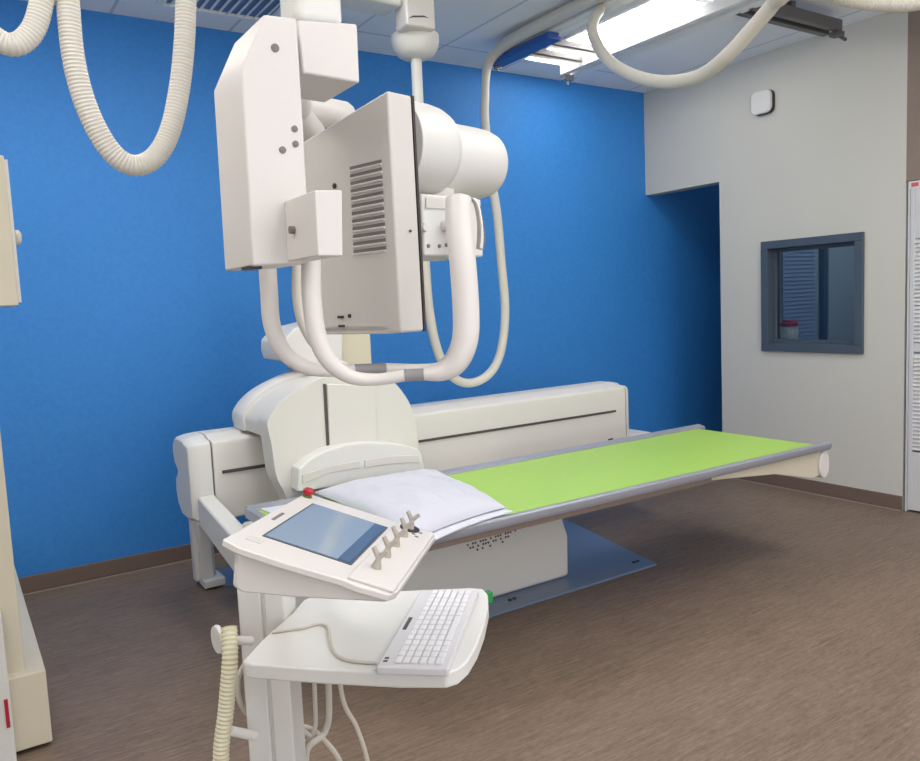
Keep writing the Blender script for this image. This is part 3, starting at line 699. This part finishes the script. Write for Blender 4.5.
# paddle switches
def paddle(x, y, ring):
    if ring: kprism([(x+.019*math.cos(t), y+.022*math.sin(t)) for t in [2*PI*k/24 for k in range(24)]], .005, .0065, 'switch_ring', 'dark', K)
    b = MB(); base = fk(x, y, .005)
    b.lathe(base, kz, [(0, .0085), (.004, .008), (.012, .0048), (.022, .0045)], 16)
    up = kz*.9 + V((0, 0, .1)); sd = kx
    top = base+up*.020
    for s in (-1, 1):
        b.path([top-up*.003, top+sd*s*.005+up*.003, top+sd*s*.0115+up*.011], [.0045, .0042, .0036], 12)
    b.done('paddle_switch', 'paddle', K)
for k in range(4): paddle(.222, .072+k*.066, False)
paddle(.222, .325, True)
for x, y in ((.235, .30), (.245, .318), (.243, .29)): kprism([(x+.004*math.cos(t), y+.004*math.sin(t)) for t in [2*PI*k/10 for k in range(10)]], .005, .0056, 'pictogram', 'ventgrey', K)
# column
cd = V((.78, -.62, 0)).normalized(); ce = V((.62, .78, 0))
CC = atz(268, 612, .7); CC.z = 0
def fc(x, y, z): return CC + cd*x + ce*y + V((0, 0, z))
MB().box(-.052, .0, -.04, .04, .0, .85, fc).box(.006, .052, -.04, .04, .0, .85, fc).box(-.045, .045, -.033, .033, .0, .845, fc).done('column', 'white2', K, bevel=.005)
MB().box(-.04, .08, -.03, .03, .82, .845, fc).done('column_head', 'white2', K, bevel=.005)
MB().path([fc(.04, 0, .83), fc(.06, -.08, .88), KO+kx*.1+ky*.18-kz*.05], .022, 12).done('neck', 'white2', K)
MB().lathe(CC, (0, 0, 1), [(0, .24), (.02, .24), (.035, .20), (.05, .07)], 40).done('floor_base', 'white2', K)
# keyboard shelf
tr_ = [(.401, 1.405), (.470, 1.500), (.560, 1.585), (.649, 1.678), (.70, 1.662), (.985, 1.458), (.992, 1.44), (.957, 1.385), (.868, 1.284), (.775, 1.190), (.755, 1.172), (.722, 1.160), (.660, 1.155)]
e1 = atz(410, 673, .7); tr_ = tr_[:-2]+[(atz(452, 671, .7).x, atz(452, 671, .7).y), (e1.x, e1.y), (atz(300, 661, .7).x, atz(300, 661, .7).y), (atz(246, 657, .7).x, atz(246, 657, .7).y)]
poly = [atz(*q, .7) for q in ((243, 660), (262, 639.5), (291.7, 613), (303, 600), (312, 595.5), (345, 593), (470, 587.5), (483, 588.5), (488, 594), (488.5, 606), (484, 626), (477, 645), (468, 660), (458, 669), (446, 673), (400, 673), (320, 669), (252, 664), (244, 662))]
MB().prism([p-V((0, 0, .030)) for p in poly], (0, 0, .030)).done('keyboard_shelf', 'white2', K, bevel=.006, seg=3)
MB().box(-.03, .12, -.03, .03, .64, .67, fc).done('shelf_bracket', 'white2', K, bevel=.004)
p = atz(487, 592, .7); MB().box(p.x-.004, p.x+.014, p.y-.004, p.y+.014, .672, .698).done('corner_clip', 'teal', K, bevel=.002, label='green corner clip')
# hose hook
h1 = aty(216, 640, 1.60)
hk = MB().lathe(h1, (1, .1, 0), [(0, .028), (.006, .030), (.010, .028)], 28).done('hook_disc', 'white2', K)
MB().cyl(h1+V((.005, 0, 0)), aty(252, 641, 1.60), .0095).done('hook_bar', 'white2', K)
MB().cyl(aty(231, 731, 1.60), aty(256, 736, 1.60), .010).done('lower_hook_bar', 'white2', K)

# keyboard on the shelf
KB = thing('keyboard', 'small white keyboard lying on the console shelf', 'keyboard', (.78, 1.33, .70))
kq = [atz(*q, .716) for q in ((372, 667), (452, 668), (476, 589.5), (423, 590))]
cen = (kq[0]+kq[1]+kq[2]+kq[3])/4; cen.z = 0
ly = ((kq[2]-kq[1])+(kq[3]-kq[0])); ly.z = 0; ly.normalize(); lx = V((ly.y, -ly.x, 0))
LW = ((kq[2]-kq[1]).length+(kq[3]-kq[0]).length)/2; LD = ((kq[1]-kq[0]).length+(kq[2]-kq[3]).length)/2
def fb(x, y, z): return cen + lx*(x-LD/2) + ly*(y-LW/2) + V((0, 0, z))
MB().box(0, LD, 0, LW, .7, .716, fb).done('keyboard_case', 'kbase', KB, bevel=.004)
MB().box(.010, .018, LW*.42, LW*.58, .716, .7165, fb).done('badge', 'slot', KB)
for y in (.018, .03): MB().box(.008, .016, y, y+.007, .716, .7165, fb).done('connector_mark', 'slot', KB)
rows = 6; ncol = 15; y0_, y1_ = .012, LW-.012; kx0 = .030
kw = (y1_-y0_)/ncol; kd = (LD-kx0-.012)/rows
first = {}
for r in range(rows):
    c_ = 0
    while c_ < ncol:
        span = 1
        if r == rows-1 and c_ == 4: span = 5
        if (r, c_) in ((2, 13), (3, 13), (1, 13)): span = 2
        p = fb(kx0+r*kd+kd/2, y0_+(c_+span/2)*kw, .716)
        if span not in first:
            o = MB().box(kx0+r*kd+.0015, kx0+(r+1)*kd-.0015, y0_+c_*kw+.0012, y0_+(c_+span)*kw-.0012, .7162, .7205, fb).done('key', 'key', KB, bevel=.0012)
            first[span] = (o, o.location-p)
        else:
            s_, d_ = first[span]; o = s_.copy(); COL.objects.link(o); o.parent = KB; o.location = p+d_
        c_ += span
# cables of the console
def cable(name, pts, r, lab, m='cable', g='console cables'):
    o = MB().path(pts, r, 12, 8).done(name, m); tag(o, lab, 'cable', g); return o
kc = [atz(*q, .7035) for q in ((262, 629), (281, 631), (302, 628), (319, 624), (328, 628), (331, 645), (338, 656), (352, 661), (376, 663))]
kc[0] = V((kc[0].x+.01, kc[0].y-.03, .7035))
cable('keyboard_cable', kc, .0028, 'thin grey keyboard cable lying in a curve on the console shelf')
Yc = 1.66
def down(p, dx=0): return [V((p.x+dx*.5, p.y+.02, min(.12, p.z*.5))), V((p.x+dx, p.y+.05, .012)), V((p.x+dx+.06, p.y+.10, .012))]
c1 = [aty(*q, Yc) for q in ((244, 600), (241, 612), (246, 625))]
cable('loose_cable', [V((CC.x-.045, CC.y+.03, .80))]+c1+[V((c1[-1].x+.02, 1.66, c1[-1].z-.02))], .003, 'short white cable loop beside the top of the console column')
c1 = [aty(*q, 1.70) for q in ((246, 662), (238, 680), (241, 705), (256, 718), (290, 724), (312, 740), (300, 757))]
cable('loose_cable', c1+down(c1[-1], -.05), .006, 'white cable looping left of the console column below the shelf')
c1 = [aty(*q, 1.70) for q in ((314, 670), (315, 700), (314, 732), (300, 756))]
cable('loose_cable', [V((c1[0].x, 1.70, .668))]+c1[1:]+down(c1[-1], -.02), .0055, 'leftmost cable of the bundle hanging under the console shelf')
c1 = [aty(*q, 1.68) for q in ((327, 670), (329, 700), (325, 732), (306, 756))]
cable('loose_cable', [V((c1[0].x, 1.68, .668))]+c1[1:]+down(c1[-1], .06), .0075, 'thick middle cable of the bundle hanging under the console shelf')
c1 = [aty(*q, 1.72) for q in ((296, 728), (308, 728), (322, 738), (341, 764))]
cable('loose_cable', c1+down(c1[-1], .03), .0065, 'white cable arching out right from behind the console column')
c1 = [aty(*q, 1.62) for q in ((338, 672), (342, 695), (357, 728), (368, 764))]
cable('loose_cable', [V((c1[0].x, 1.62, .668))]+c1[1:]+[V((c1[-1].x+.02, 1.64, .12)), V((c1[-1].x+.03, 1.68, .012)), V((c1[-1].x+.10, 1.74, .012))], .0055, 'rightmost cable hanging under the console shelf')
hp = [aty(*q, 1.565) for q in ((224, 640), (229, 623), (232, 640), (228, 690), (221, 765))]
hp = [aty(226, 700, 1.60), aty(225, 650, 1.59), aty(229, 625, 1.56), aty(230, 660, 1.53), aty(226, 710, 1.53), aty(221, 765, 1.53)]
hpp = hp[2:]
o = MB().ribbed([hp[2]+V((0, .0, -.005))]+hpp[1:]+[V((hpp[-1].x-.01, 1.53, .2)), V((hpp[-1].x-.03, 1.56, .03)), V((hpp[-1].x-.15, 1.7, .022))], .0165, .0085, .12).done('ribbed_hose', 'hose2')
tag(o, 'ivory ribbed hose hung on the hook left of the console column', 'hose')

# ----------------------------------------------------------------- world
w = bpy.data.worlds.new('world'); sc.world = w; w.use_nodes = True
w.node_tree.nodes['Background'].inputs[0].default_value = (.95, .96, 1, 1); w.node_tree.nodes['Background'].inputs[1].default_value = 2.0
vs = sc.view_settings; vs.view_transform = 'Standard'; vs.look = 'None'; vs.gamma = 1; vs.exposure = -0.08; vs.use_curve_mapping = False
